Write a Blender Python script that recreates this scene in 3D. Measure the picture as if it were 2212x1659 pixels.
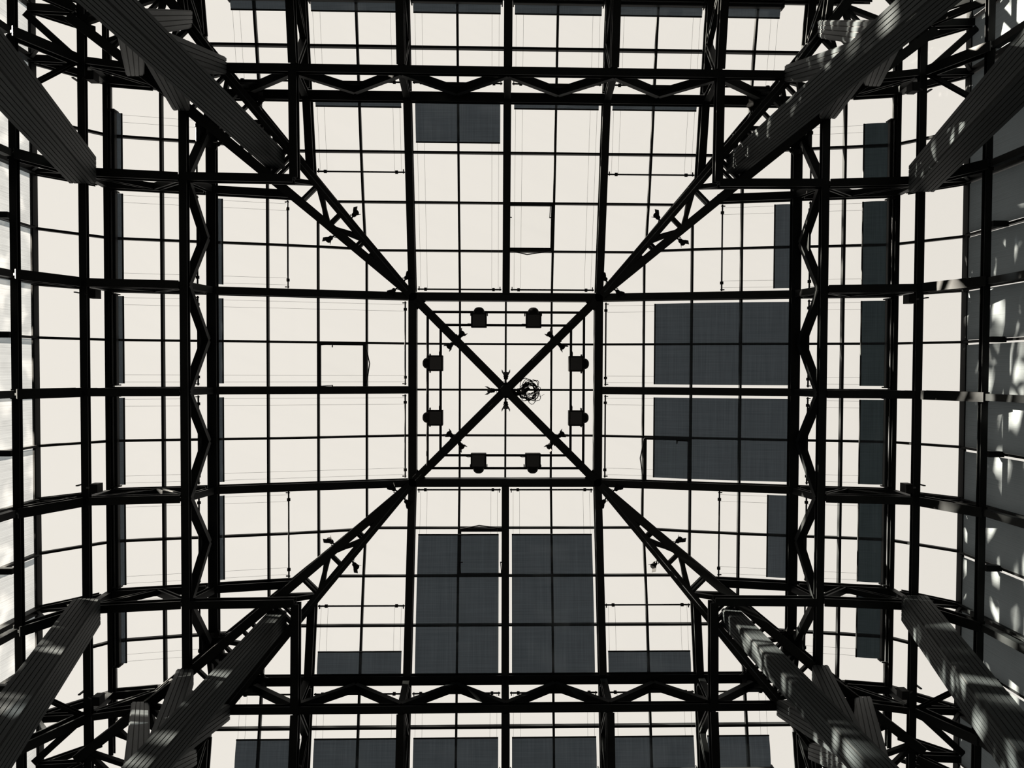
import bpy, bmesh, math, random
from mathutils import Vector, Matrix, Quaternion

for o in list(bpy.data.objects):
    bpy.data.objects.remove(o, do_unlink=True)
scene = bpy.context.scene
COL = scene.collection
random.seed(7)

# ------------------------------------------------------------------ units
M = 1.5            # one glazing module in metres
EYE = 1.6          # camera height above the floor


def W(u, v, d):
    """plan position u (right), v (down the picture), d modules above the eye -> metres"""
    return Vector((u * M, v * M, d * M + EYE))


# ------------------------------------------------------------------ camera
cam_data = bpy.data.cameras.new('camera')
cam = bpy.data.objects.new('camera', cam_data)
COL.objects.link(cam)
cam_data.sensor_fit = 'HORIZONTAL'
cam_data.sensor_width = 36.0
cam_data.lens = 1450.0 / 2212.0 * 36.0
cam_data.clip_start = 0.05
cam_data.clip_end = 600
R_ROWS = ((0.99973087, -0.00385816, -0.02287578),
          (0.00336099, 0.99975817, -0.02173258),
          (0.0229541, 0.02164984, 0.99950207))
rx, ry, rz = (Vector(r) for r in R_ROWS)
mat = Matrix((rx, -ry, -rz)).transposed().to_4x4()
mat.translation = W(-0.19669517, -0.44596285, 0)
cam.matrix_world = mat
scene.camera = cam

DAPPLE_TREES = [(-21.0, -24.0, 23.0, (4.6, 7.2), 640), (-19.8, -17.5, 22.5, (4.6, 7.2), 640), (-21.5, -11.5, 24.0, (4.8, 7.6), 660),
         (-19.8, -5.0, 22.5, (4.6, 7.2), 640), (-21.0, 1.5, 23.0, (4.6, 7.2), 640), (-25.5, -14.0, 26.0, (4.8, 7.6), 380), (-25.5, -4.0, 26.0, (4.8, 7.6), 380)]

# ------------------------------------------------------------------ world, sun, exposure
SKY = (0.850, 0.808, 0.738)
world = bpy.data.worlds.new('sky')
scene.world = world
world.use_nodes = True
nt = world.node_tree
nt.nodes.clear()
wo = nt.nodes.new('ShaderNodeOutputWorld')
bg = nt.nodes.new('ShaderNodeBackground')
tc = nt.nodes.new('ShaderNodeTexCoord')
sx = nt.nodes.new('ShaderNodeSeparateXYZ')
rp = nt.nodes.new('ShaderNodeValToRGB')
rp.color_ramp.elements[0].position = 0.49
rp.color_ramp.elements[0].color = (0.02, 0.022, 0.022, 1)
rp.color_ramp.elements[1].position = 0.53
rp.color_ramp.elements[1].color = SKY + (1,)
mp = nt.nodes.new('ShaderNodeMapRange')
mp.inputs['From Min'].default_value = -1
mp.inputs['From Max'].default_value = 1
nt.links.new(tc.outputs['Generated'], sx.inputs[0])
nt.links.new(sx.outputs['Z'], mp.inputs['Value'])
nt.links.new(mp.outputs['Result'], rp.inputs['Fac'])
gx = nt.nodes.new('ShaderNodeMapRange')
gx.inputs['From Min'].default_value = -0.7
gx.inputs['From Max'].default_value = 0.7
gx.inputs['To Min'].default_value = 1.035
gx.inputs['To Max'].default_value = 0.955
vm = nt.nodes.new('ShaderNodeVectorMath')
vm.operation = 'SCALE'
nt.links.new(sx.outputs['X'], gx.inputs['Value'])
nt.links.new(rp.outputs['Color'], vm.inputs[0])
nt.links.new(gx.outputs['Result'], vm.inputs['Scale'])
nt.links.new(vm.outputs[0], bg.inputs['Color'])
bg.inputs['Strength'].default_value = 1.0
nt.links.new(bg.outputs[0], wo.inputs[0])

sun_data = bpy.data.lights.new('sun', 'SUN')
sun_data.energy = 115.0
sun_data.angle = math.radians(0.55)
sun_data.color = (1.0, 0.91, 0.78)
sun = bpy.data.objects.new('sun', sun_data)
COL.objects.link(sun)
SUN_DIR = Vector((1.0, 0.38, -0.30)).normalized()      # the way the light travels
sun.rotation_euler = SUN_DIR.to_track_quat('-Z', 'Y').to_euler()
sun.location = W(-30, -12, 30)

scene.view_settings.view_transform = 'Standard'
scene.view_settings.look = 'None'
scene.view_settings.exposure = 0.0
scene.view_settings.gamma = 1.0
scene.view_settings.use_curve_mapping = False
scene.cycles.transparent_max_bounces = 24
scene.cycles.max_bounces = 6


# ------------------------------------------------------------------ materials
def new_mat(name):
    m = bpy.data.materials.new(name)
    m.use_nodes = True
    n = m.node_tree
    n.nodes.clear()
    out = n.nodes.new('ShaderNodeOutputMaterial')
    return m, n, out


def principled(name, color, rough=0.5, metal=0.0, spec=0.5, noise=0.0, nscale=4.0, stretch=(1, 1, 1)):
    m, n, out = new_mat(name)
    b = n.nodes.new('ShaderNodeBsdfPrincipled')
    b.inputs['Base Color'].default_value = (*color, 1)
    b.inputs['Roughness'].default_value = rough
    b.inputs['Metallic'].default_value = metal
    b.inputs['Specular IOR Level'].default_value = spec
    if noise:
        t = n.nodes.new('ShaderNodeTexCoord')
        mm = n.nodes.new('ShaderNodeMapping')
        mm.inputs['Scale'].default_value = stretch
        nz = n.nodes.new('ShaderNodeTexNoise')
        nz.inputs['Scale'].default_value = nscale
        nz.inputs['Detail'].default_value = 4
        cr = n.nodes.new('ShaderNodeValToRGB')
        cr.color_ramp.elements[0].position = 0.3
        cr.color_ramp.elements[1].position = 0.7
        cr.color_ramp.elements[0].color = tuple(c * (1 - noise) for c in color) + (1,)
        cr.color_ramp.elements[1].color = tuple(min(1, c * (1 + noise)) for c in color) + (1,)
        n.links.new(t.outputs['Object'], mm.inputs[0])
        n.links.new(mm.outputs[0], nz.inputs['Vector'])
        n.links.new(nz.outputs['Fac'], cr.inputs[0])
        n.links.new(cr.outputs[0], b.inputs['Base Color'])
    n.links.new(b.outputs[0], out.inputs[0])
    return m


def glass_mat():
    m, n, out = new_mat('clear_glass')
    tr = n.nodes.new('ShaderNodeBsdfTransparent')
    tr.inputs[0].default_value = (0.998, 0.998, 0.997, 1)
    gl = n.nodes.new('ShaderNodeBsdfGlossy')
    gl.inputs['Roughness'].default_value = 0.03
    mx = n.nodes.new('ShaderNodeMixShader')
    mx.inputs[0].default_value = 0.012
    n.links.new(tr.outputs[0], mx.inputs[1])
    n.links.new(gl.outputs[0], mx.inputs[2])
    n.links.new(mx.outputs[0], out.inputs[0])
    return m


def fabric_mat(name, color, trans, weave=60.0, clear=None):
    """woven blind: diffuse front, some light through the cloth, fine weave streaks"""
    m, n, out = new_mat(name)
    t = n.nodes.new('ShaderNodeTexCoord')
    def streak(scale):
        mm = n.nodes.new('ShaderNodeMapping')
        mm.inputs['Scale'].default_value = scale
        nz = n.nodes.new('ShaderNodeTexNoise')
        nz.inputs['Scale'].default_value = 1.0
        nz.inputs['Detail'].default_value = 3
        n.links.new(t.outputs['Object'], mm.inputs[0])
        n.links.new(mm.outputs[0], nz.inputs['Vector'])
        return nz
    a, b = streak((weave, 0.6, 0.6)), streak((0.6, weave, 0.6))
    ad = n.nodes.new('ShaderNodeMath')
    ad.operation = 'ADD'
    n.links.new(a.outputs['Fac'], ad.inputs[0])
    n.links.new(b.outputs['Fac'], ad.inputs[1])
    mr = n.nodes.new('ShaderNodeMapRange')
    mr.inputs['From Min'].default_value = 0.7
    mr.inputs['From Max'].default_value = 1.3
    mr.inputs['To Min'].default_value = 0.76
    mr.inputs['To Max'].default_value = 1.22
    n.links.new(ad.outputs[0], mr.inputs['Value'])
    def tint(c):
        vm = n.nodes.new('ShaderNodeVectorMath')
        vm.operation = 'SCALE'
        vm.inputs[0].default_value = c
        n.links.new(mr.outputs['Result'], vm.inputs['Scale'])
        return vm
    d = n.nodes.new('ShaderNodeBsdfDiffuse')
    n.links.new(tint(color).outputs[0], d.inputs[0])
    tl = n.nodes.new('ShaderNodeBsdfTranslucent')
    n.links.new(tint(trans).outputs[0], tl.inputs[0])
    s = n.nodes.new('ShaderNodeAddShader')
    n.links.new(d.outputs[0], s.inputs[0])
    n.links.new(tl.outputs[0], s.inputs[1])
    last = s
    if clear:
        # open weave: a little of what lies behind shows straight through
        tp = n.nodes.new('ShaderNodeBsdfTransparent')
        n.links.new(tint(clear).outputs[0], tp.inputs[0])
        a2 = n.nodes.new('ShaderNodeAddShader')
        n.links.new(s.outputs[0], a2.inputs[0])
        n.links.new(tp.outputs[0], a2.inputs[1])
        last = a2
    n.links.new(last.outputs[0], out.inputs[0])
    return m


STEEL = principled('black_painted_steel', (0.0032, 0.004, 0.0041), 0.5, 0, 0.12, 0.35, 1.5)
BAR = principled('black_glazing_bar', (0.0032, 0.0038, 0.004), 0.5, 0, 0.12)
CLAD = principled('grey_slat_cladding', (0.0150, 0.0180, 0.0188), 0.6, 0, 0.12, 0.25, 2.0, (1, 1, 0.25))
CORE = principled('dark_joint_backing', (0.006, 0.006, 0.006), 0.8)
BLACK = principled('black_lamp_metal', (0.003, 0.003, 0.003), 0.55, 0, 0.1)
LENS = principled('dark_lamp_lens', (0.006, 0.006, 0.007), 0.2, 0, 0.3)
RUBBER = principled('black_cable', (0.004, 0.004, 0.004), 0.8, 0, 0.0)
PIPE = principled('dark_polished_pipe', (0.03, 0.032, 0.034), 0.22, 0.3, 0.5)
CASE = principled('charcoal_shade_case', (0.0055, 0.0065, 0.007), 0.6, 0, 0.15)
GLASS = glass_mat()
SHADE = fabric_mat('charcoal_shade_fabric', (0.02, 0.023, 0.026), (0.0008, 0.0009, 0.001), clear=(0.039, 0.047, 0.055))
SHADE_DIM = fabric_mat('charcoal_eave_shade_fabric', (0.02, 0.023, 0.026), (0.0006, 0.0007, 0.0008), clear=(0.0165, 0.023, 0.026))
SHADE_WALL = fabric_mat('grey_wall_shade_fabric', (0.055, 0.061, 0.063), (0.10, 0.114, 0.122))
SHEER = fabric_mat('sheer_wall_shade_fabric', (0.04, 0.04, 0.04), (0.01, 0.01, 0.01), 60, (0.85, 0.87, 0.88))
SHADOW_BAND = fabric_mat('mullion_shadow_fabric', (0.04, 0.04, 0.04), (0.006, 0.006, 0.006), 60, (0.30, 0.335, 0.36))  # denser grey cloth that paints the mullion shadows on the sheer blinds
ALU = principled('grey_aluminium', (0.28, 0.29, 0.29), 0.45, 0.2, 0.4)
FLOOR = principled('dark_stone_floor', (0.03, 0.03, 0.03), 0.6, 0, 0.3, 0.2, 0.8)


# ------------------------------------------------------------------ mesh building
class MB:
    def __init__(self):
        self.v, self.f = [], []

    def poly(self, pts, faces):
        b = len(self.v)
        self.v += [Vector(p) for p in pts]
        self.f += [tuple(b + i for i in f) for f in faces]
        return self

    def hexa(self, lo, hi):
        """two quads (4 points each, same order) -> closed solid"""
        return self.poly(list(lo) + list(hi), [(3, 2, 1, 0), (4, 5, 6, 7), (0, 1, 5, 4), (1, 2, 6, 5), (2, 3, 7, 6), (3, 0, 4, 7)])

    def prism(self, p, q, ex, ey):
        """solid from p to q with half-section vectors ex, ey"""
        c = [(-1, -1), (1, -1), (1, 1), (-1, 1)]
        return self.hexa([p + ex * a + ey * b for a, b in c], [q + ex * a + ey * b for a, b in c])

    def beam(self, p, q, w, h, roll=0.0, off=(0, 0)):
        ex, ey = frame(p, q, roll)
        o = ex * off[0] * M + ey * off[1] * M
        return self.prism(p + o, q + o, ex * (w * M / 2), ey * (h * M / 2))

    def ibeam(self, p, q, w, h, tf=None, tw=None):
        tf = tf or h * 0.14
        tw = tw or w * 0.22
        self.beam(p, q, w, tf, off=(0, -(h - tf) / 2))
        self.beam(p, q, w, tf, off=(0, (h - tf) / 2))
        self.beam(p, q, tw, h - 2 * tf)
        return self

    def tube(self, p, q, r, n=10, r2=None):
        r2 = r if r2 is None else r2
        ex, ey = frame(p, q)
        a = [(math.cos(2 * math.pi * i / n), math.sin(2 * math.pi * i / n)) for i in range(n)]
        pts = [p + (ex * c + ey * s) * r * M for c, s in a] + [q + (ex * c + ey * s) * r2 * M for c, s in a]
        fs = [(i, (i + 1) % n, n + (i + 1) % n, n + i) for i in range(n)]
        fs += [tuple(range(n - 1, -1, -1)), tuple(range(n, 2 * n))]
        return self.poly(pts, fs)

    def path(self, pts, r, n=6):
        """round cable through points"""
        rings = []
        b = len(self.v)
        for i, p in enumerate(pts):
            a, c = pts[max(i - 1, 0)], pts[min(i + 1, len(pts) - 1)]
            ex, ey = frame(a, c)
            self.v += [p + (ex * math.cos(2 * math.pi * k / n) + ey * math.sin(2 * math.pi * k / n)) * r * M for k in range(n)]
        for i in range(len(pts) - 1):
            for k in range(n):
                self.f.append((b + i * n + k, b + i * n + (k + 1) % n, b + (i + 1) * n + (k + 1) % n, b + (i + 1) * n + k))
        self.f.append(tuple(b + k for k in range(n - 1, -1, -1)))
        self.f.append(tuple(b + (len(pts) - 1) * n + k for k in range(n)))
        return self

    def slab(self, pts, t):
        """flat polygon thickened upward by t metres"""
        n = len(pts)
        lo = [Vector(p) for p in pts]
        hi = [p + Vector((0, 0, t)) for p in lo]
        fs = [tuple(range(n - 1, -1, -1)), tuple(range(n, 2 * n))] + [(i, (i + 1) % n, n + (i + 1) % n, n + i) for i in range(n)]
        return self.poly(lo + hi, fs)

    def planks(self, p, q, ex, ey, n, gap, th):
        """a boarded box: n boards on each of the four faces, standing th off the core, gaps between"""
        lx, ly = ex.length, ey.length
        ux, uy = ex / lx, ey / ly
        for s in (-1, 1):
            for a, la, b, lb in ((ux, lx, uy, ly), (uy, ly, ux, lx)):
                wdt = 2 * lb / n
                for i in range(n):
                    c = -lb + wdt * (i + 0.5)
                    o = a * s * (la + th / 2) + b * c
                    self.prism(p + o, q + o, a * (th / 2), b * ((wdt - gap) / 2))
        return self

    def build(self, name, material, parent=None, loc=None):
        me = bpy.data.meshes.new(name)
        root = parent
        while root is not None and root.parent is not None:
            root = root.parent
        base = root.location.copy() if root is not None else (loc.copy() if loc is not None else Vector((0, 0, 0)))
        me.from_pydata([v - base for v in self.v], [], self.f)
        me.materials.append(material)
        bm = bmesh.new()
        bm.from_mesh(me)
        bmesh.ops.recalc_face_normals(bm, faces=bm.faces)
        bm.to_mesh(me)
        bm.free()
        o = bpy.data.objects.new(name, me)
        COL.objects.link(o)
        if parent is not None:
            o.parent = parent
        else:
            o.location = base
        return o


def frame(p, q, roll=0.0):
    a = (q - p).normalized()
    up = Vector((0, 0, 1)) if abs(a.z) < 0.985 else Vector((0, 1, 0))
    ex = a.cross(up).normalized()
    ey = ex.cross(a).normalized()
    if roll:
        r = Quaternion(a, roll)
        ex, ey = r @ ex, r @ ey
    return ex, ey


def smooth(o, ang=40):
    for p in o.data.polygons:
        p.use_smooth = True
    o.data.set_sharp_from_angle(angle=math.radians(ang))
    return o


def tag(o, label, cat, group=None, kind=None):
    o['label'] = label
    o['category'] = cat
    if group:
        o['group'] = group
    if kind:
        o['kind'] = kind
    return o


def thing(name, loc, label, cat, group=None, kind=None):
    o = bpy.data.objects.new(name, None)
    o.empty_display_size = 0.2
    COL.objects.link(o)
    o.location = loc
    return tag(o, label, cat, group, kind)


# ------------------------------------------------------------------ the regular plan of the roof
GP = [(0, 14.72), (2, 14.66), (2.978, 14.46), (3.94, 14.20), (4.917, 13.99), (5.9, 13.81), (6.889, 13.637), (7.80, 13.46), (8.694, 12.553)]


def G(n):
    """height of the glazing at distance n from the centre"""
    for (a, da), (b, db) in zip(GP, GP[1:]):
        if n <= b:
            return da + (db - da) * (n - a) / (b - a)
    return GP[-1][1]


K = 0.81


def hipa(n):
    """how far the slope reaches sideways at distance n: the edge along the hip"""
    return 2 + K * (n - 2)


def hipn(t):
    return 2 + (abs(t) - 2) / K


SIDES = ('left', 'top', 'right', 'bottom')


def S(side, n, t, d):
    if side == 'left':
        return W(-n, t, d)
    if side == 'right':
        return W(n, t, d)
    if side == 'top':
        return W(t, -n, d)
    return W(t, n, d)


def order(i, n, side):
    """which one of a row of n along a side"""
    lo, hi = ('uppermost', 'lowest') if side in ('left', 'right') else ('leftmost', 'rightmost')
    a, b = ('top', 'bottom') if side in ('left', 'right') else ('left', 'right')
    num = ('', 'second', 'third', 'fourth')
    if i == 0:
        return lo
    if i == n - 1:
        return hi
    if n % 2 and i == n // 2:
        return 'middle'
    if i < n / 2:
        return num[i] + ' from ' + a
    return num[n - 1 - i] + ' from ' + b


CORNERS = {'top left': (-1, -1), 'top right': (1, -1), 'bottom left': (-1, 1), 'bottom right': (1, 1)}
N_RING, N_T6, D_T6, N_B6, D_B6, N_B8, D_B8 = 2.0, 5.885, 13.60, 6.03, 12.72, 7.74, 12.49
D_RING = 14.52

# ------------------------------------------------------------------ floor
fl = MB()
fl.slab([W(-11, -11, 0) * 1 + Vector((0, 0, -EYE - 0.2)), W(11, -11, 0) + Vector((0, 0, -EYE - 0.2)),
         W(11, 11, 0) + Vector((0, 0, -EYE - 0.2)), W(-11, 11, 0) + Vector((0, 0, -EYE - 0.2))], 0.2)
tag(fl.build('floor', FLOOR), 'dark stone floor of the hall below the glass roof', 'floor', kind='structure')
FZ = Vector((0, 0, -EYE))


def floor_pt(u, v):
    return Vector((u * M, v * M, 0.0))


# ------------------------------------------------------------------ glazing (windows)
WN = [0]


def window(label, panes, bars, loc):
    WN[0] += 1
    b = bars.build('window_%d' % WN[0], BAR, loc=loc)
    tag(b, label, 'window', kind='structure')
    if panes.f:
        panes.build('window_pane', GLASS, b)
    return b


BW, BH = 0.042, 0.085


def clip_poly(pts, f):
    out = []
    for i in range(len(pts)):
        a, b = pts[i], pts[(i + 1) % len(pts)]
        fa, fb = f(a), f(b)
        if fa <= 0:
            out.append(a)
        if (fa < 0 < fb) or (fb < 0 < fa):
            t = fa / (fa - fb)
            out.append((a[0] + (b[0] - a[0]) * t, a[1] + (b[1] - a[1]) * t))
    return out


# flat centre, sixteen panes
pm, bm_ = MB(), MB()
for i in range(-2, 2):
    for j in range(-2, 2):
        pm.slab([W(i, j, 14.75), W(i + 1, j, 14.75), W(i + 1, j + 1, 14.75), W(i, j + 1, 14.75)], 0.02)
for k in (-1, 0, 1):
    bm_.beam(W(k, -2, 14.69), W(k, 2, 14.69), BW, BH)
    for j in range(-2, 2):
        bm_.beam(W(j + (0.02 if j > -2 else 0), k, 14.69), W(j + 1 - (0.02 if j < 1 else 0), k, 14.69), BW, BH)
window('flat square skylight of sixteen panes over the steel cross', pm, bm_, W(0, 0, 14.69))

ZONES = (('inner slope', [2.0, 2.978, 3.94, 4.917, 5.9]), ('outer slope', [5.9, 6.889, 7.80]), ('eaves', [7.80, 8.694]))
EDGES = [-9, -4, -2, 0, 2, 4, 9]
for side in SIDES:
    for zone, ns in ZONES:
        for i in range(6):
            t0, t1 = EDGES[i], EDGES[i + 1]
            t0c, t1c = max(t0, -hipa(ns[-1])), min(t1, hipa(ns[-1]))
            pm, bm_ = MB(), MB()
            for a, b in zip(ns, ns[1:]):
                q = clip_poly([(a, t0c), (b, t0c), (b, t1c), (a, t1c)], lambda p: abs(p[1]) - hipa(p[0]))
                if len(q) > 2:
                    pm.slab([S(side, n, t, G(n) + 0.05) for n, t in q], 0.02)
            # bars across the slope
            for n in ns[1:]:
                lo, hi = max(t0c, -hipa(n)), min(t1c, hipa(n))
                if hi - lo > 0.05 and abs(n - 5.9) > 0.01:
                    bm_.beam(S(side, n, lo, G(n)), S(side, n, hi, G(n)), BW if n < 6 else 0.05, BH)
            # bars up the slope
            for t in range(-7, 8):
                if not (t0 < t < t1):
                    continue
                st = max(ns[0], hipn(t) if abs(t) > 2 else 2.0)
                if st < ns[-1] - 0.1:
                    cut = [st] + [n for n in ns if n > st + 0.02]
                    for a, b in zip(cut, cut[1:]):
                        e = 0.022
                        bm_.beam(S(side, a + e, t, G(a + e)), S(side, b - e, t, G(b - e)), BW + 0.004, BH)
            if not bm_.f:
                continue
            mid = 0.5 * (max(t0c, -hipa(ns[0])) + min(t1c, hipa(ns[0]))) if zone != 'inner slope' else 0.5 * (t0c + t1c)
            window('clear roof glazing bay, %s, %s in the row on the %s side' % (order(i, 6, side), zone, side), pm, bm_, S(side, ns[-1], mid, G(ns[-1])))

for cn, (a, b) in CORNERS.items():
    pm, bm_ = MB(), MB()
    ns = [2.0, 2.978, 3.94, 4.917, 5.9, 6.889, 7.80, 8.694]
    A = lambda n, dz=0.05: W(a * hipa(n), b * n, G(n) + dz)
    Bb = lambda n, dz=0.05: W(a * n, b * hipa(n), G(n) + dz)
    for p, q in zip(ns, ns[1:]):
        if p == 2.0:
            pm.slab([A(p), A(q), Bb(q)], 0.02)
        else:
            pm.slab([A(p), A(q), Bb(q), Bb(p)], 0.02)
        for F in (A, Bb):
            bm_.beam(F(p, 0.0), F(q, 0.0), BW, BH)
    pm.slab([A(8.694), W(a * 8.694, b * 8.694, G(8.694) + 0.05), Bb(8.694)], 0.02)
    window('narrow wedge of glass above the %s hip truss' % cn, pm, bm_, W(a * 5, b * 5, G(5)))

# glass walls
WE = [-8.694, -6, -4, -2, 0, 2, 4, 6, 8.694]
for side in SIDES:
    for i in range(8):
        t0, t1 = WE[i], WE[i + 1]
        pm, bm_ = MB(), MB()
        top = G(8.694)
        z0 = -EYE / M
        nw = 8.70
        for za, zb in ((z0 + 0.02, 4.5), (4.5, 8.5), (8.5, top)):
            pm.prism(S(side, nw, (t0 + t1) / 2, za), S(side, nw, (t0 + t1) / 2, zb),
                     (S(side, nw, t1, 0) - S(side, nw, t0, 0)) / 2, (S(side, nw + 0.007, 0, 0) - S(side, nw, 0, 0)))
        tt = int(math.ceil(t0 + 1e-6))
        ks = [t0] + [k for k in range(-8, 9) if t0 < k < t1]
        for k in ks:
            bm_.prism(S(side, nw - 0.03, k, z0 + 0.02), S(side, nw - 0.03, k, top - 0.05), (S(side, nw, 0.022, 0) - S(side, nw, 0, 0)), (S(side, nw + 0.05, 0, 0) - S(side, nw, 0, 0)))
        for z in (0.8, 2.5, 4.5, 6.5, 8.5, 10.5):
            bm_.beam(S(side, nw - 0.03, t0, z), S(side, nw - 0.03, t1, z), 0.06, 0.06)
        bm_.beam(S(side, nw - 0.03, t0, top), S(side, nw - 0.03, t1, top), 0.08, 0.08)
        window('tall glass wall panel, %s bay along the %s wall' % (order(i, 8, side), side), pm, bm_, S(side, nw, (t0 + t1) / 2, z0))

# ------------------------------------------------------------------ centre: ring girders, crossing hip rafters, hub
for side in SIDES:
    mb = MB()
    mb.beam(S(side, 2, -2.085, D_RING), S(side, 2, 2.085, D_RING), 0.175, 0.22)
    o = tag(mb.build('ring_girder', STEEL, loc=S(side, 2, 0, D_RING)), 'thick black girder along the %s edge of the central square' % side, 'girder', 'girders of the central square')
    # corner haunches where it meets its neighbours
    hb = MB()
    for s in (-1, 1):
        for sg in (1,):
            c = S(side, 2, s * 2, D_RING)
            e1 = S(side, 2, s * 1.82, D_RING)
            pin = S(side, 1.915, s * 1.72, D_RING)
            pi2 = S(side, 1.915, s * 1.915, D_RING)
            pi3 = S(side, 1.72, s * 1.915, D_RING)
            hb.slab([pin, pi2, pi3], 0.05)
    hb.build('corner_gusset', STEEL, o)

hub = MB()
hub.tube(W(0, 0, 14.30), W(0, 0, 14.66), 0.17, 16)
hub.tube(W(0, 0, 14.24), W(0, 0, 14.30), 0.12, 16)
tag(smooth(hub.build('cross_hub', STEEL, loc=W(0, 0, 14.3))), 'round black steel hub where the four crossing beams meet', 'hub')
for cn, (a, b) in CORNERS.items():
    mb = MB()
    p, q = W(a * 0.10, b * 0.10, 14.50), W(a * 1.93, b * 1.93, 14.46)
    mb.ibeam(p, q, 0.175, 0.24)
    mb.beam(p, q, 0.06, 0.04, off=(0.03, -0.14))
    tag(mb.build('hip_rafter', STEEL, loc=(p + q) / 2), 'black diagonal beam from the hub to the %s corner of the central square' % cn, 'beam', 'four beams of the central cross')

# ------------------------------------------------------------------ rafters of the inner slope
for side in SIDES:
    for i, t in enumerate((-4, -2, 0, 2, 4)):
        n0 = 2.09 if abs(t) < 3 else hipn(4) - 0.10
        p, q = S(side, n0, t, G(n0) - 0.17), S(side, 5.82, t, G(5.82) - 0.17)
        mb = MB()
        mb.ibeam(p, q, 0.155, 0.24)
        tag(mb.build('rafter', STEEL, loc=(p + q) / 2), 'black steel rafter, %s on the inner %s slope of the roof' % (order(i, 5, side), side), 'rafter', 'rafters of the inner slopes')

# ------------------------------------------------------------------ inner ring trusses (n = 6)
for side in SIDES:
    r = thing('roof_truss', S(side, 6, 0, 13.1), 'long black zigzag truss crossing the %s part of the roof' % side, 'truss', 'four zigzag trusses around the roof')
    MB().ibeam(S(side, N_T6, -5.75, D_T6), S(side, N_T6, 5.75, D_T6), 0.19, 0.13).build('top_chord', STEEL, r)
    MB().ibeam(S(side, N_B6, -5.28, D_B6), S(side, N_B6, 5.28, D_B6), 0.145, 0.12).build('bottom_chord', STEEL, r)
    zt, zb = D_T6 - 0.13, D_B6 + 0.1
    for k in range(-5, 5):
        a, b = k, k + 1
        lo, hi = (6.02, D_B6 + 0.04), (5.93, 13.38)
        if a % 2 == 0:
            p, q = S(side, lo[0], a, lo[1]), S(side, hi[0], b, hi[1])
        else:
            p, q = S(side, hi[0], a, hi[1]), S(side, lo[0], b, lo[1])
        MB().beam(p, q, 0.155, 0.11).build('diagonal', STEEL, r)
    for t in (-4, -2, 0, 2, 4):
        MB().ibeam(S(side, N_B6, t, zb), S(side, N_T6, t, zt), 0.13, 0.13, 0.02, 0.03).build('post', STEEL, r)
    for t in (-5, -3, -1, 1, 3, 5):
        c = S(side, N_T6, t, zt)
        MB().beam(S(side, 5.97, t - 0.19, zt - 0.13), S(side, 5.97, t + 0.19, zt - 0.13), 0.03, 0.34).build('gusset_plate', STEEL, r)

# ------------------------------------------------------------------ radial trusses between the inner truss and the eaves
for side in SIDES:
    for i, t in enumerate((-6, -4, -2, 0, 2, 4, 6)):
        r = thing('radial_truss', S(side, 6.9, t, 13), 'black truss rib, %s of seven running out to the %s eaves' % (order(i, 7, side), side), 'truss', 'truss ribs running out to the eaves')
        n0 = 6.04 if abs(t) < 5 else hipn(6) + 0.05
        b0 = 6.12 if abs(t) < 5 else 6.9
        MB().ibeam(S(side, n0, t, G(n0) - 0.16), S(side, 7.74, t, G(7.74) - 0.16), 0.15, 0.2).build('top_rafter', STEEL, r)
        dh = 12.78
        if abs(t) == 4:
            MB().ibeam(S(side, 4.02, t, dh), S(side, 5.95, t, D_B6), 0.15, 0.19).build('inner_tie', STEEL, r)
        MB().ibeam(S(side, b0, t, D_B6), S(side, 7.66, t, D_B8), 0.15 if abs(t) < 5 else 0.12, 0.18).build('bottom_tie', STEEL, r)
        zr = G(6.9) - 0.26
        if abs(t) < 5:
            MB().ibeam(S(side, 6.12, t, D_B6 + 0.08), S(side, 6.85, t, zr), 0.13, 0.12, 0.03, 0.08).build('diagonal', STEEL, r)
        MB().ibeam(S(side, 6.95, t, zr), S(side, 7.66, t, D_B8 + 0.08), 0.11, 0.12, 0.03, 0.08).build('diagonal', STEEL, r)
        MB().beam(S(side, N_B8, t, D_B8 + 0.1), S(side, 7.78, t, 13.26), 0.12, 0.12).build('post', STEEL, r)

# ------------------------------------------------------------------ eaves: lower edge girder, upper eave girder with drain pipe, wall girts
for side in SIDES:
    p, q = S(side, N_B8, -8.5, D_B8), S(side, N_B8, 8.5, D_B8)
    tag(MB().ibeam(p, q, 0.135, 0.09).build('edge_girder', STEEL, loc=(p + q) / 2), 'wide black girder running straight along the %s side below the eaves' % side, 'girder', 'girders below the eaves')
    r = thing('eave_girder', S(side, 7.8, 0, 13.3), 'black eave girder with a drain pipe along the %s side, above the wide girder' % side, 'girder', 'girders along the eaves')
    MB().ibeam(S(side, 7.78, -7.2, 13.3), S(side, 7.78, 7.2, 13.3), 0.09, 0.09).build('girder_body', STEEL, r)
    smooth(MB().tube(S(side, 7.70, -6.5, 13.3), S(side, 7.70, 6.5, 13.3), 0.016, 12).build('drain_pipe', PIPE, r))
    for t in range(-6, 7, 2):
        MB().beam(S(side, 7.70, t + 0.25, 13.3), S(side, 7.80, t + 0.25, 13.3), 0.04, 0.03).build('pipe_clip', STEEL, r)

for side in ('left', 'right'):
    p, q = S(side, 8.28, -8.3, 11.5), S(side, 8.28, 8.3, 11.5)
    tag(MB().ibeam(p, q, 0.12, 0.09).build('wall_girt', STEEL, loc=(p + q) / 2), 'outermost black girder running along the %s glass wall' % side, 'girder', 'girders along the glass walls')
    for i, t in enumerate((-7, -5, -3, -1, 1, 3, 5, 7)):
        p, q = S(side, 8.37, t, 11.5), S(side, 8.64, t, 11.5)
        tag(MB().beam(p, q, 0.1, 0.1).build('wall_strut', STEEL, loc=(p + q) / 2), 'short black strut, %s of eight against the %s glass wall' % (order(i, 8, side), side), 'strut', 'struts at the glass walls')

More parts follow.
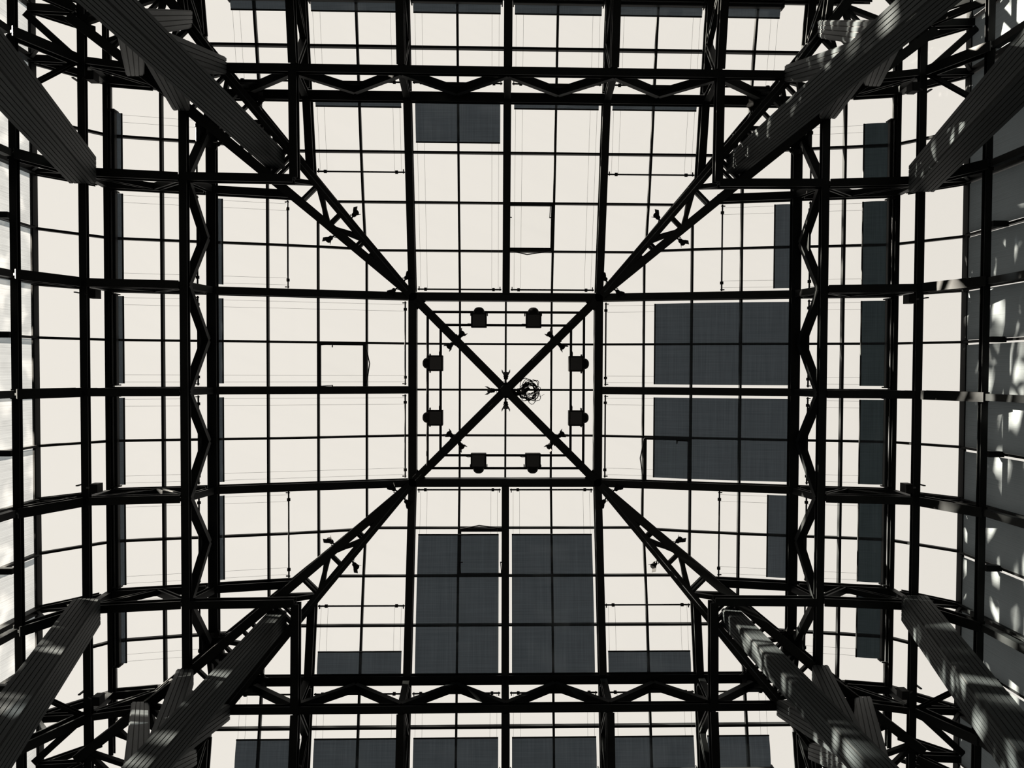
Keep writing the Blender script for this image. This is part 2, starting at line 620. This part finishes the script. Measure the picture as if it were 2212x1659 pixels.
# ------------------------------------------------------------------ wall columns: laced legs that carry the eaves
for side in ('left', 'right'):
    for i, t in enumerate((-6, -4, -2, 0, 2, 4, 6)):
        r = thing('wall_column', S(side, 8.3, t, -EYE / M), 'tall laced black steel wall column, %s of seven along the %s glass wall' % (order(i, 7, side), side), 'column', 'laced columns along the glass walls')
        zf = -EYE / M
        MB().ibeam(S(side, 7.80, t, 12.38), S(side, 8.28, t, 11.42), 0.17, 0.2).build('knee', STEEL, r)
        MB().prism(S(side, 8.28, t, zf), S(side, 8.28, t, 11.36), Vector((0.09, 0, 0)), Vector((0, 0.09, 0))).build('inner_chord', STEEL, r)
        MB().prism(S(side, 8.56, t, zf), S(side, 8.56, t, 12.42), Vector((0.06, 0, 0)), Vector((0, 0.07, 0))).build('outer_chord', STEEL, r)
        MB().ibeam(S(side, 7.90, t, 13.16), S(side, 8.58, t, 12.44), 0.12, 0.14).build('eave_rafter', STEEL, r)
        MB().beam(S(side, 7.86, t, 12.5), S(side, 8.52, t, 12.38), 0.05, 0.05).build('lacing', STEEL, r)
        MB().beam(S(side, 7.9, t, 12.42), S(side, 8.3, t, 12.72), 0.05, 0.05).build('lacing', STEEL, r)
        MB().beam(S(side, 8.1, t, 11.9), S(side, 8.52, t, 12.3), 0.05, 0.05).build('lacing', STEEL, r)
        z = 11.4
        s = 0
        while z > 8.0:
            a, b = (8.3, 8.54) if s == 0 else (8.54, 8.3)
            MB().beam(S(side, a, t, z), S(side, b, t, z - 0.55), 0.045, 0.045).build('lacing', STEEL, r)
            z -= 0.55
            s = 1 - s

# corner bracing between the edge girder and the glass wall
for side in ('left', 'right'):
    for sg, word in ((-1, 'top'), (1, 'bottom')):
        r = thing('corner_brace', S(side, 8.2, sg * 6.5, 12.4), 'black braces fanning out to the glass wall in the %s %s corner' % (word, side), 'brace', 'bracing in the roof corners')
        for nm, p, q, w in (
                ('wall_tie', (7.84, 6.0, 12.46), (8.62, 6.0, 12.40), 0.12),
                ('wall_tie', (7.84, 6.9, 12.46), (8.62, 6.9, 12.40), 0.13),
                ('diagonal', (7.84, 6.05, 12.45), (8.60, 6.75, 12.30), 0.12),
                ('diagonal', (7.84, 6.95, 12.45), (8.55, 7.5, 12.30), 0.11),
                ('diagonal', (7.84, 6.9, 12.42), (8.45, 6.95, 11.6), 0.11),
                ('eave_rafter', (7.9, 6.9, 13.16), (8.60, 6.9, 12.46), 0.11),
                ('eave_rafter', (7.9, 7.35, 13.16), (8.60, 7.35, 12.46), 0.08),
                ('diagonal', (7.84, 5.95, 12.42), (8.5, 5.2, 11.9), 0.07)):
            MB().ibeam(S(side, p[0], sg * p[1], p[2]), S(side, q[0], sg * q[1], q[2]), w, w).build(nm, STEEL, r)

# ------------------------------------------------------------------ hip trusses: two spreading chords, rungs and diagonals
HP = [(2.06, 2.06, 14.40), (5.35, 6.03, 12.72), (5.97, 6.87, 12.58), (6.75, 7.9, 12.42)]


def hip_pt(n):
    for (a0, n0, d0), (a1, n1, d1) in zip(HP, HP[1:]):
        if n <= n1:
            f = (n - n0) / (n1 - n0)
            return a0 + (a1 - a0) * f, n, d0 + (d1 - d0) * f
    return HP[-1]


for cn, (a, b) in CORNERS.items():
    r = thing('hip_truss', W(a * 5, b * 5, 13), 'black lattice truss with two spreading chords on the %s diagonal' % cn, 'truss', 'four diagonal hip trusses')

    def HA(n, dz=0.0):
        x, y, d = hip_pt(n)
        return W(a * x, b * y, d + dz)

    def HB(n, dz=0.0):
        x, y, d = hip_pt(n)
        return W(a * y, b * x, d + dz)
    for F in (HA, HB):
        mb = MB()
        for p, q in zip(HP, HP[1:]):
            mb.ibeam(F(p[1]), F(q[1]), 0.17, 0.22)
        mb.build('bottom_chord', STEEL, r)
        mb = MB()
        up = (lambda n: W(a * hipa(n), b * n, G(n) - 0.12)) if F is HA else (lambda n: W(a * n, b * hipa(n), G(n) - 0.12))
        mb.beam(up(2.2), up(5.9), 0.1, 0.14)
        mb.beam(up(5.9), up(7.8), 0.1, 0.14)
        mb.build('top_chord', STEEL, r)
    # solid throat plate near the ring
    MB().slab([HA(2.06, 0.03), HA(2.92, 0.03), HB(2.92, 0.03)], 0.03).build('throat_plate', STEEL, r)
    step = 0.52
    n = 3.08
    k = 0
    while n < 7.8:
        MB().beam(HA(n), HB(n), 0.075 if k % 2 else 0.05, 0.08).build('rung', STEEL, r)
        if n + step < 7.85:
            p, q = (HA(n), HB(n + step)) if k % 2 == 0 else (HB(n), HA(n + step))
            MB().beam(p, q, 0.085, 0.08).build('diagonal', STEEL, r)
        if k % 2 == 0 and n > 3.4:
            mb = MB()
            for F, G2 in ((HA, lambda n: W(a * hipa(n), b * n, G(n) - 0.18)), (HB, lambda n: W(a * n, b * hipa(n), G(n) - 0.18))):
                mb.beam(F(n), G2(min(n + step, 7.75)), 0.06, 0.06)
                mb.beam(F(min(n + 2 * step, 7.7)), G2(min(n + step, 7.75)), 0.06, 0.06)
            mb.build('web', STEEL, r)
        # upper lattice between the top chords
        ua, ub = (lambda m: W(a * hipa(m), b * m, G(m) - 0.2)), (lambda m: W(a * m, b * hipa(m), G(m) - 0.2))
        m0, m1 = n + 0.12, min(n + 0.12 + step, 7.8)
        if m0 < 7.6:
            MB().beam(ua(m0), ub(m0), 0.06, 0.08).build('rung', STEEL, r)
            p, q = (ua(m0), ub(m1)) if k % 2 == 0 else (ub(m0), ua(m1))
            MB().beam(p, q, 0.085, 0.08).build('diagonal', STEEL, r)
        n += step
        k += 1
    # slim cable conduit along the chord toward the sun side
    smooth(MB().path([HA(m, -0.11) for m in (2.1, 3, 4, 5, 6, 6.8)], 0.014, 8).build('conduit', PIPE, r))

# ------------------------------------------------------------------ slat-clad tree columns
for cn, (a, b) in CORNERS.items():
    T = 4.52
    r = thing('clad_column', floor_pt(a * T, b * T), 'grey slat-clad tree column with branching struts at the %s corner' % cn, 'column', 'four slat-clad tree columns')
    hx, hy = Vector((1, 0, 0)), Vector((0, 1, 0))

    def clad(name, p, q, ex, ey, n, th=0.022, gap=0.021):
        mb = MB()
        mb.planks(p, q, ex, ey, n, gap, th)
        o = mb.build(name, CLAD, r)
        c = MB()
        e = (q - p).normalized() * 0.01
        c.prism(p + e, q - e, ex, ey)
        c.build('core', CORE, o)
        return o
    h = 0.165 * M
    clad('trunk', floor_pt(a * T, b * T), W(a * T, b * T, 13.3), hx * h, hy * h, 5)
    # capital pins from the trunk up into the hip truss
    MB().tube(W(a * T, b * T, 13.28), W(a * T, b * T, 13.5), 0.09, 12).build('capital_pin', STEEL, r)
    for s in (-1, 1):
        MB().beam(W(a * T, b * T, 13.3), W(a * (T + 0.25 * s), b * (T - 0.25 * s), 13.42), 0.05, 0.05).build('capital_arm', STEEL, r)
    # raking struts to the edge girders
    hs = 0.235 * M
    for (u, v) in ((7.68, 4.02), (4.02, 7.68)):
        clad('strut', W(a * T, b * T, 2.5), W(a * u, b * v, 12.36), hx * hs, hy * hs, 6)
    # branches to the hip truss
    for (u, v, d0, w) in ((5.33, 6.0, 8.6, 0.145), (6.0, 5.33, 8.6, 0.145), (5.95, 6.83, 8.1, 0.15), (6.83, 5.95, 8.1, 0.15)):
        p, q = W(a * T, b * T, d0), W(a * u, b * v, 12.56)
        clad('branch', p, q, hx * w * M, hy * w * M, 4)

# ------------------------------------------------------------------ roller shades under the roof glass
INNER = {('right', 0): 5.52, ('right', 1): 3.18, ('right', 2): 3.18, ('right', 3): 5.45, ('top', 1): 5.08,
         ('bottom', 0): 5.39, ('bottom', 1): 3.095, ('bottom', 2): 3.095, ('bottom', 3): 5.41}
OUTER_N = {'left': 7.54, 'right': 7.19, 'top': 7.47, 'bottom': 7.045}


def roller_shade(side, t0, t1, n_roll, n_end, n_tube, label, group, fabric):
    dn = lambda n: G(n) - 0.11
    r = thing('roller_blind', S(side, n_roll, (t0 + t1) / 2, dn(n_roll)), label, 'shade', group)
    mb = MB()
    mb.beam(S(side, n_roll + 0.02, t0, dn(n_roll) - 0.0), S(side, n_roll + 0.02, t1, dn(n_roll) - 0.0), 0.065, 0.09)
    for t in (t0, t1):
        mb.beam(S(side, n_roll + 0.03, t - 0.012, dn(n_roll) - 0.02), S(side, n_roll + 0.03, t + 0.012, dn(n_roll) - 0.02), 0.15, 0.17)
    mb.build('roller_case', CASE, r)
    fb = MB()
    e = 0.03
    # cloth, a single woven sheet hanging in a slight sag between the tensioned ends
    nseg = 8
    for k in range(nseg + 1):
        n = n_roll - 0.03 + (n_end - n_roll + 0.03) * k / nseg
        sag = 0.015 * math.sin(math.pi * k / nseg)
        fb.v += [S(side, n, t0 + e, dn(n) - sag), S(side, n, t1 - e, dn(n) - sag)]
    fb.f += [(2 * k, 2 * k + 1, 2 * k + 3, 2 * k + 2) for k in range(nseg)]
    f = fb.build('fabric', fabric, r)
    MB().tube(S(side, n_end, t0 + e, dn(n_end)), S(side, n_end, t1 - e, dn(n_end)), 0.016, 8).build('bottom_bar', CASE, r)
    smooth(MB().tube(S(side, n_tube, t0 - 0.01, dn(n_tube)), S(side, n_tube, t1 + 0.01, dn(n_tube)), 0.017, 10).build('tension_tube', BLACK, r))
    for t in (t0 + 0.16, t1 - 0.16):
        smooth(MB().tube(S(side, n_tube, t - 0.028, dn(n_tube)), S(side, n_tube, t + 0.028, dn(n_tube)), 0.036, 12).build('collar', BLACK, r))
    for t in (t0 + 0.02, t1 - 0.02):
        MB().beam(S(side, n_tube - 0.02, t, dn(n_tube)), S(side, n_tube + 0.06, t, dn(n_tube) + 0.02), 0.02, 0.03).build('tube_bracket', BLACK, r)
    for t in (t0 + 0.06, t0 + 0.2, t1 - 0.2, t1 - 0.06):
        MB().tube(S(side, n_end, t, dn(n_end)), S(side, n_tube, t, dn(n_tube)), 0.0022, 4).build('cord', RUBBER, r)
    return r


for side in SIDES:
    for i, (t0, t1) in enumerate(((-4, -2), (-2, 0), (0, 2), (2, 4))):
        ne = INNER.get((side, i), 5.735)
        nt_ = 2.165 if i in (1, 2) else 4.50
        state = 'rolled up' if ne > 5.65 else ('nearly rolled up' if ne > 5.3 else ('a quarter drawn' if ne > 4 else 'drawn far out'))
        roller_shade(side, t0 + 0.11, t1 - 0.11, 5.90, ne, nt_,
                     'charcoal roller shade %s, %s of four on the inner %s slope' % (state, order(i, 4, side), side), 'shades of the inner roof slopes', SHADE)
    for i, (t0, t1) in enumerate(((-5.45, -4), (-4, -2), (-2, 0), (0, 2), (2, 4), (4, 5.45))):
        ne = OUTER_N[side]
        state = 'rolled up' if ne > 7.3 else 'partly drawn'
        a0, a1 = (t0 + (0.11 if i else 0.0)), (t1 - (0.11 if i < 5 else 0.0))
        roller_shade(side, a0, a1, 7.66, ne, 6.2,
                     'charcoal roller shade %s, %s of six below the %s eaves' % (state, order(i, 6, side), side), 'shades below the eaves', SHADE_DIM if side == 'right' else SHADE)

# ------------------------------------------------------------------ shades on the side walls
for side, fabric, word in (('right', SHADE_WALL, 'grey opaque'), ('left', SHEER, 'pale sheer')):
    ks = list(range(-8, 8))
    for i, k in enumerate(ks):
        lo, hi = ('topmost', 'lowest')
        nm = {0: 'topmost', 15: 'lowest'}.get(i) or ('row %s' % ('above' if k < 0 else 'below'))
        steps = ('first', 'second', 'third', 'fourth', 'fifth', 'sixth', 'seventh', 'eighth')
        where = '%s %s the middle column' % (steps[(-k - 1) if k < 0 else k], 'above' if k < 0 else 'below')
        r = thing('wall_blind', S(side, 8.62, k + 0.5, 12.4), '%s shade hanging on the %s glass wall, %s' % (word, side, where), 'shade', 'shades on the %s glass wall' % side)
        a0, a1 = (k + 0.06, k + 0.97) if side == 'right' else (k + 0.14, k + 0.97)
        MB().poly([S(side, 8.615, a0, 12.40), S(side, 8.615, a1, 12.40), S(side, 8.615, a1, 6.5), S(side, 8.615, a0, 6.5)], [(0, 1, 2, 3)]).build('fabric', fabric, r)
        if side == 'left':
            MB().poly([S(side, 8.615, k + 0.035, 12.40), S(side, 8.615, a0, 12.40), S(side, 8.615, a0, 6.5), S(side, 8.615, k + 0.035, 6.5)], [(0, 1, 2, 3)]).build('shadow_band', SHADOW_BAND, r)  # strip imitating the shadow a mullion casts on the blind
        MB().beam(S(side, 8.63, k + 0.03, 12.45), S(side, 8.63, k + 0.97, 12.45), 0.05, 0.06).build('roller_case', CASE, r)
        MB().beam(S(side, 8.615, k + 0.03, 6.5), S(side, 8.615, k + 0.97, 6.5), 0.02, 0.03).build('bottom_bar', CASE, r)

# ------------------------------------------------------------------ opening hatches in the roof glass
for side, t0, n0, n1, hinge, label in (
        ('top', 0, 2.978, 3.94, 1, 'glass roof hatch with two stay arms on the top slope'),
        ('left', -1, 2.978, 3.94, -1, 'glass roof hatch with two stay arms on the left slope'),
        ('bottom', -1, 2.978, 3.94, 1, 'glass roof hatch partly behind a dark shade on the bottom slope'),
        ('right', 1, 2.978, 3.94, -1, 'glass roof hatch beside the drawn shade on the right slope')):
    r = thing('roof_hatch', S(side, (n0 + n1) / 2, t0 + 0.5, G(3.4)), label, 'hatch', 'opening hatches in the roof glass')
    lift = 0.03
    a0, a1 = t0 + 0.03, t0 + 0.97
    m0, m1 = n0 + 0.03, n1 - 0.03
    fm = MB()
    z = lambda n: G(n) - 0.05
    fm.beam(S(side, m0, a0, z(m0)), S(side, m0, a1, z(m0)), 0.075, 0.06)
    fm.beam(S(side, m1, a0, z(m1)), S(side, m1, a1, z(m1)), 0.065, 0.06)
    fm.beam(S(side, m0, a0, z(m0)), S(side, m1, a0, z(m1)), 0.05, 0.06)
    fm.beam(S(side, m0, a1, z(m0)), S(side, m1, a1, z(m1)), 0.06, 0.06)
    fm.build('hatch_frame', BAR, r)
    MB().slab([S(side, m0, a0, z(m0) + 0.01), S(side, m1, a0, z(m1) + 0.01), S(side, m1, a1, z(m1) + 0.01), S(side, m0, a1, z(m0) + 0.01)], 0.012).build('hatch_pane', GLASS, r)
    for t in (a0 + 0.03, a1 - 0.05):
        mb = MB()
        p, q = S(side, m1, t, z(m1) - 0.03), S(side, m1 - 0.30, t - 0.02, z(m1) - 0.12)
        mb.beam(p, q, 0.016, 0.03)
        mb.beam(S(side, m1 - 0.30, t - 0.03, z(m1) - 0.12), S(side, m1 - 0.30, t + 0.05, z(m1) - 0.12), 0.02, 0.02)
        mb.build('stay_arm', BLACK, r)
    mb = MB()
    mb.beam(S(side, m0 - 0.02, a0, z(m0) - 0.04), S(side, m0 - 0.13, (a0 + a1) / 2 - 0.06, z(m0) - 0.16), 0.018, 0.03)
    mb.beam(S(side, m0 - 0.13, (a0 + a1) / 2 - 0.06, z(m0) - 0.16), S(side, m0 - 0.03, a1, z(m0) - 0.04), 0.018, 0.03)
    mb.build('scissor_opener', BLACK, r)

# ------------------------------------------------------------------ pipe rails and floodlights around the centre
DR = 14.28
for side in SIDES:
    for n, w in ((1.66, 'outer'), (1.385, 'inner')):
        p, q = S(side, n, -n + 0.06, DR), S(side, n, n - 0.06, DR)
        tag(smooth(MB().tube(p, q, 0.027, 12).build('pipe_rail', BLACK, loc=(p + q) / 2)), '%s black pipe rail carrying two floodlights, %s side of the central square' % (w, side), 'rail', 'lamp rails around the central square')
    for t, wd in ((-0.57, 'left' if side in ('top', 'bottom') else 'upper'), (0.57, 'right' if side in ('top', 'bottom') else 'lower')):
        c = S(side, 1.52, t, DR - 0.15)
        r = thing('floodlight', c, 'black box floodlight, %s of the pair on the %s lamp rails' % (wd, side), 'floodlight', 'floodlights around the central square')
        ax = (S(side, 1, 0, 0) - S(side, 0, 0, 0)).normalized()
        tx = (S(side, 0, 1, 0) - S(side, 0, 0, 0)).normalized()
        up = Vector((0, 0, 1))
        m = M
        MB().hexa([c + ax * (m * x) + tx * (m * y) - up * (0.10 * m) for x, y in ((-0.20, -0.165), (0.10, -0.165), (0.10, 0.165), (-0.20, 0.165))],
                  [c + ax * (m * x) + tx * (m * y) + up * (0.08 * m) for x, y in ((-0.20, -0.155), (0.10, -0.155), (0.10, 0.155), (-0.20, 0.155))]).build('housing', BLACK, r)
        dm = MB()
        prof = [(0.1, 0.115), (0.16, 0.112), (0.20, 0.09), (0.225, 0.05), (0.232, 0.002)]
        for (x0, r0), (x1, r1) in zip(prof, prof[1:]):
            dm.tube(c + ax * m * x0, c + ax * m * x1, r0, 16, r1)
        smooth(dm.build('reflector_dome', BLACK, r), 60)
        for s in (-1, 1):
            MB().beam(c + tx * (s * 0.175 * m) + ax * 0.08 * m, c + tx * (s * 0.175 * m) + ax * 0.08 * m + up * 0.17 * m, 0.02, 0.05).build('yoke', BLACK, r)
        MB().hexa([c + ax * (m * x) + tx * (m * y) - up * (0.115 * m) for x, y in ((-0.17, -0.13), (0.07, -0.13), (0.07, 0.13), (-0.17, 0.13))],
                  [c + ax * (m * x) + tx * (m * y) - up * (0.10 * m) for x, y in ((-0.17, -0.13), (0.07, -0.13), (0.07, 0.13), (-0.17, 0.13))]).build('lens', LENS, r)
        e = c + ax * (-0.12 * m) + tx * (-0.16 * m)
        ca = MB().path([e, e + tx * (-0.07 * m) + ax * (-0.0 * m) - up * 0.02, e + tx * (-0.15 * m) + ax * (-0.03 * m), S(side, 1.385, t - 0.36, DR)], 0.008)
        ca.build('cable', RUBBER, r)


# ------------------------------------------------------------------ small spotlights
def spotlight(pos, aim, up_to, label, group):
    """bracket from the truss, yoke, can, two barn doors"""
    r = thing('spotlight', pos, label, 'spotlight', group)
    a = aim.normalized()
    smooth(MB().tube(pos - a * 0.09, pos + a * 0.07, 0.045, 12).build('lamp_can', BLACK, r))
    MB().tube(pos + a * 0.07, pos + a * 0.11, 0.058, 12, 0.064).build('lamp_hood', BLACK, r)
    ex, ey = frame(pos, pos + a)
    for s in (-1, 1):
        MB().prism(pos + a * 0.10 + ex * s * 0.07, pos + a * 0.22 + ex * s * 0.13, ex * 0.004, ey * 0.07).build('barn_door', BLACK, r)
    st = MB()
    st.path([pos, pos * 0.6 + up_to * 0.4 + Vector((0, 0, -0.04)), up_to], 0.016, 6)
    st.beam(pos - ex * 0.08, pos + ex * 0.08, 0.02, 0.03)
    st.build('bracket', BLACK, r)
    ca = MB().path([pos - a * 0.09, pos - a * 0.17 + Vector((0, 0, 0.05)), pos * 0.4 + up_to * 0.6 + ex * 0.12, up_to], 0.008)
    ca.build('cable', RUBBER, r)
    return r


SPOTS = ((2.22, 'at the ring corner'), (3.42, 'midway up the slope'), (5.35, 'near the zigzag truss'))
for cn, (a, b) in CORNERS.items():
    for flip in (0, 1):
        chord = (('upper' if b < 0 else 'lower') if flip == 0 else ('left' if a < 0 else 'right'))
        sw = (lambda x, y, d: W(a * x, b * y, d)) if flip == 0 else (lambda x, y, d: W(a * y, b * x, d))
        # pair on the cross beams of the centre
        pos, up_to = sw(0.96, 1.18, 14.36), sw(1.03, 1.11, 14.42)
        spotlight(pos, (pos - up_to) + Vector((0, 0, -0.12)), up_to, 'small black spotlight on the %s cross beam, its %s side' % (cn, chord), 'spotlights on the central cross')
        for n, wd in SPOTS:
            x, y, d = hip_pt(n)
            up_to = sw(x, y + 0.04, d)
            pos = sw(x - 0.10, y + 0.17, d - 0.06)
            spotlight(pos, sw(x - 0.13, y + 0.06, d - 0.2) - sw(x, y, d), up_to, 'small black spotlight on the %s hip truss, %s chord, %s' % (cn, chord, wd), 'spotlights on the hip trusses')
for side in SIDES:
    pos, up_to = S(side, 0.30, 0.0, 14.22), S(side, 0.1, 0, 14.3)
    spotlight(pos, (pos - up_to) + Vector((0, 0, -0.1)), up_to, 'small black spotlight clamped to the %s side of the central hub' % side, 'spotlights around the hub')

# ------------------------------------------------------------------ tangle of spare cable by the hub
mb = MB()
rnd = random.Random(3)
for k in range(15):
    c = W(0.50 + rnd.uniform(-0.06, 0.06), 0.0 + rnd.uniform(-0.06, 0.06), 14.36 + rnd.uniform(-0.05, 0.05))
    ra, rb = rnd.uniform(0.10, 0.21) * M, rnd.uniform(0.13, 0.23) * M
    tl = rnd.uniform(0, 3.1)
    pts = []
    turns = rnd.uniform(1.2, 2.0)
    for i in range(30):
        th = 2 * math.pi * turns * i / 29 + rnd.uniform(0, 0.1)
        w = 1 + 0.18 * math.sin(3 * th + k)
        x, y = ra * w * math.cos(th), rb * w * math.sin(th)
        pts.append(c + Vector((x * math.cos(tl) - y * math.sin(tl), x * math.sin(tl) + y * math.cos(tl), 0.05 * math.sin(5 * th + k))))
    mb.path(pts, 0.0075, 5)
mb.path([W(0.1, 0.02, 14.36), W(0.25, 0.08, 14.3), W(0.38, 0.05, 14.33), W(0.5, -0.05, 14.36)], 0.04, 7)
mb.path([W(0.6, 0.1, 14.36), W(0.75, 0.13, 14.36), W(0.83, 0.08, 14.38)], 0.004, 5)
tag(mb.build('cable_coil', RUBBER, loc=W(0.5, 0, 14.36)), 'tangled coil of spare black cable hanging beside the central hub', 'cable')

# ------------------------------------------------------------------ loudspeakers on the edge girders
for side in ('left', 'right'):
    for i, t in enumerate((-5.65, -1.79, 1.74, 5.6)):
        c = S(side, 7.42, t + 0.02 * (1 if t < 0 else -1), 12.25)
        r = thing('loudspeaker', c, 'small black box loudspeaker on the wide %s girder, %s of four' % (side, order(i, 4, side)), 'loudspeaker', 'loudspeakers on the edge girders')
        MB().prism(c - Vector((0, 0, 0.13)), c + Vector((0, 0, 0.13)), Vector((0.105, 0, 0)), Vector((0, 0.12, 0))).build('cabinet', BLACK, r)
        MB().prism(c - Vector((0, 0, 0.14)), c - Vector((0, 0, 0.13)), Vector((0.09, 0, 0)), Vector((0, 0.10, 0))).build('grille', BLACK, r)
        dx = (S(side, 1, 0, 0) - S(side, 0, 0, 0)).normalized()
        MB().beam(c + dx * 0.1, S(side, 7.66, t, 12.38), 0.03, 0.04).build('bracket', BLACK, r)
        MB().prism(S(side, 7.86, t - 0.03, 12.4), S(side, 7.86, t - 0.03, 12.56), Vector((0.03, 0, 0)), Vector((0, 0.015, 0))).build('clamp', BLACK, r)

# ------------------------------------------------------------------ unseen tall trees, added on the sunny side to break the sun into dapples
ADDED_BARK = principled('added_grey_bark', (0.05, 0.042, 0.035), 0.9, 0, 0.2, 0.4, 6)
ADDED_LEAF = principled('added_dark_green_leaves', (0.03, 0.05, 0.02), 0.7, 0, 0.2, 0.4, 3)
rt = random.Random(11)
ico = [(0, 0, 1), (0.9, 0, 0.2), (0.28, 0.85, 0.2), (-0.72, 0.53, 0.2), (-0.72, -0.53, 0.2), (0.28, -0.85, 0.2), (0, 0, -0.7)]
icf = [(0, 1, 2), (0, 2, 3), (0, 3, 4), (0, 4, 5), (0, 5, 1), (6, 2, 1), (6, 3, 2), (6, 4, 3), (6, 5, 4), (6, 1, 5)]
for i, (u, v, top, rad, n) in enumerate(DAPPLE_TREES):
    base = Vector((u * M, v * M, 0))
    r = thing('tree', base, 'unseen leafy tree added beyond the left glass wall to dapple the sun, %s of the row' % ('first', 'second', 'third', 'fourth', 'fifth', 'sixth', 'seventh')[i], 'tree', 'unseen trees added beyond the left wall')
    zt = top * M + EYE
    MB().tube(base, base + Vector((0, 0, zt * 0.75)), 0.4, 10, 0.15).build('trunk', ADDED_BARK, r)
    mb = MB()
    c = base + Vector((0, 0, zt - rad[1] * M))
    for k in range(n):
        while True:
            p = Vector((rt.uniform(-1, 1), rt.uniform(-1, 1), rt.uniform(-1, 1)))
            if p.length < 1:
                break
        p = c + Vector((p.x * rad[0] * M, p.y * rad[0] * M, p.z * rad[1] * M))
        q = Quaternion((rt.random(), rt.random(), rt.random(), rt.random())).normalized()
        s = rt.uniform(0.25, 0.62)
        mb.poly([p + q @ Vector((x * s * rt.uniform(0.7, 1.3), y * s, z * s * 0.5)) for x, y, z in ico], icf)
    mb.build('added_crown', ADDED_LEAF, r)
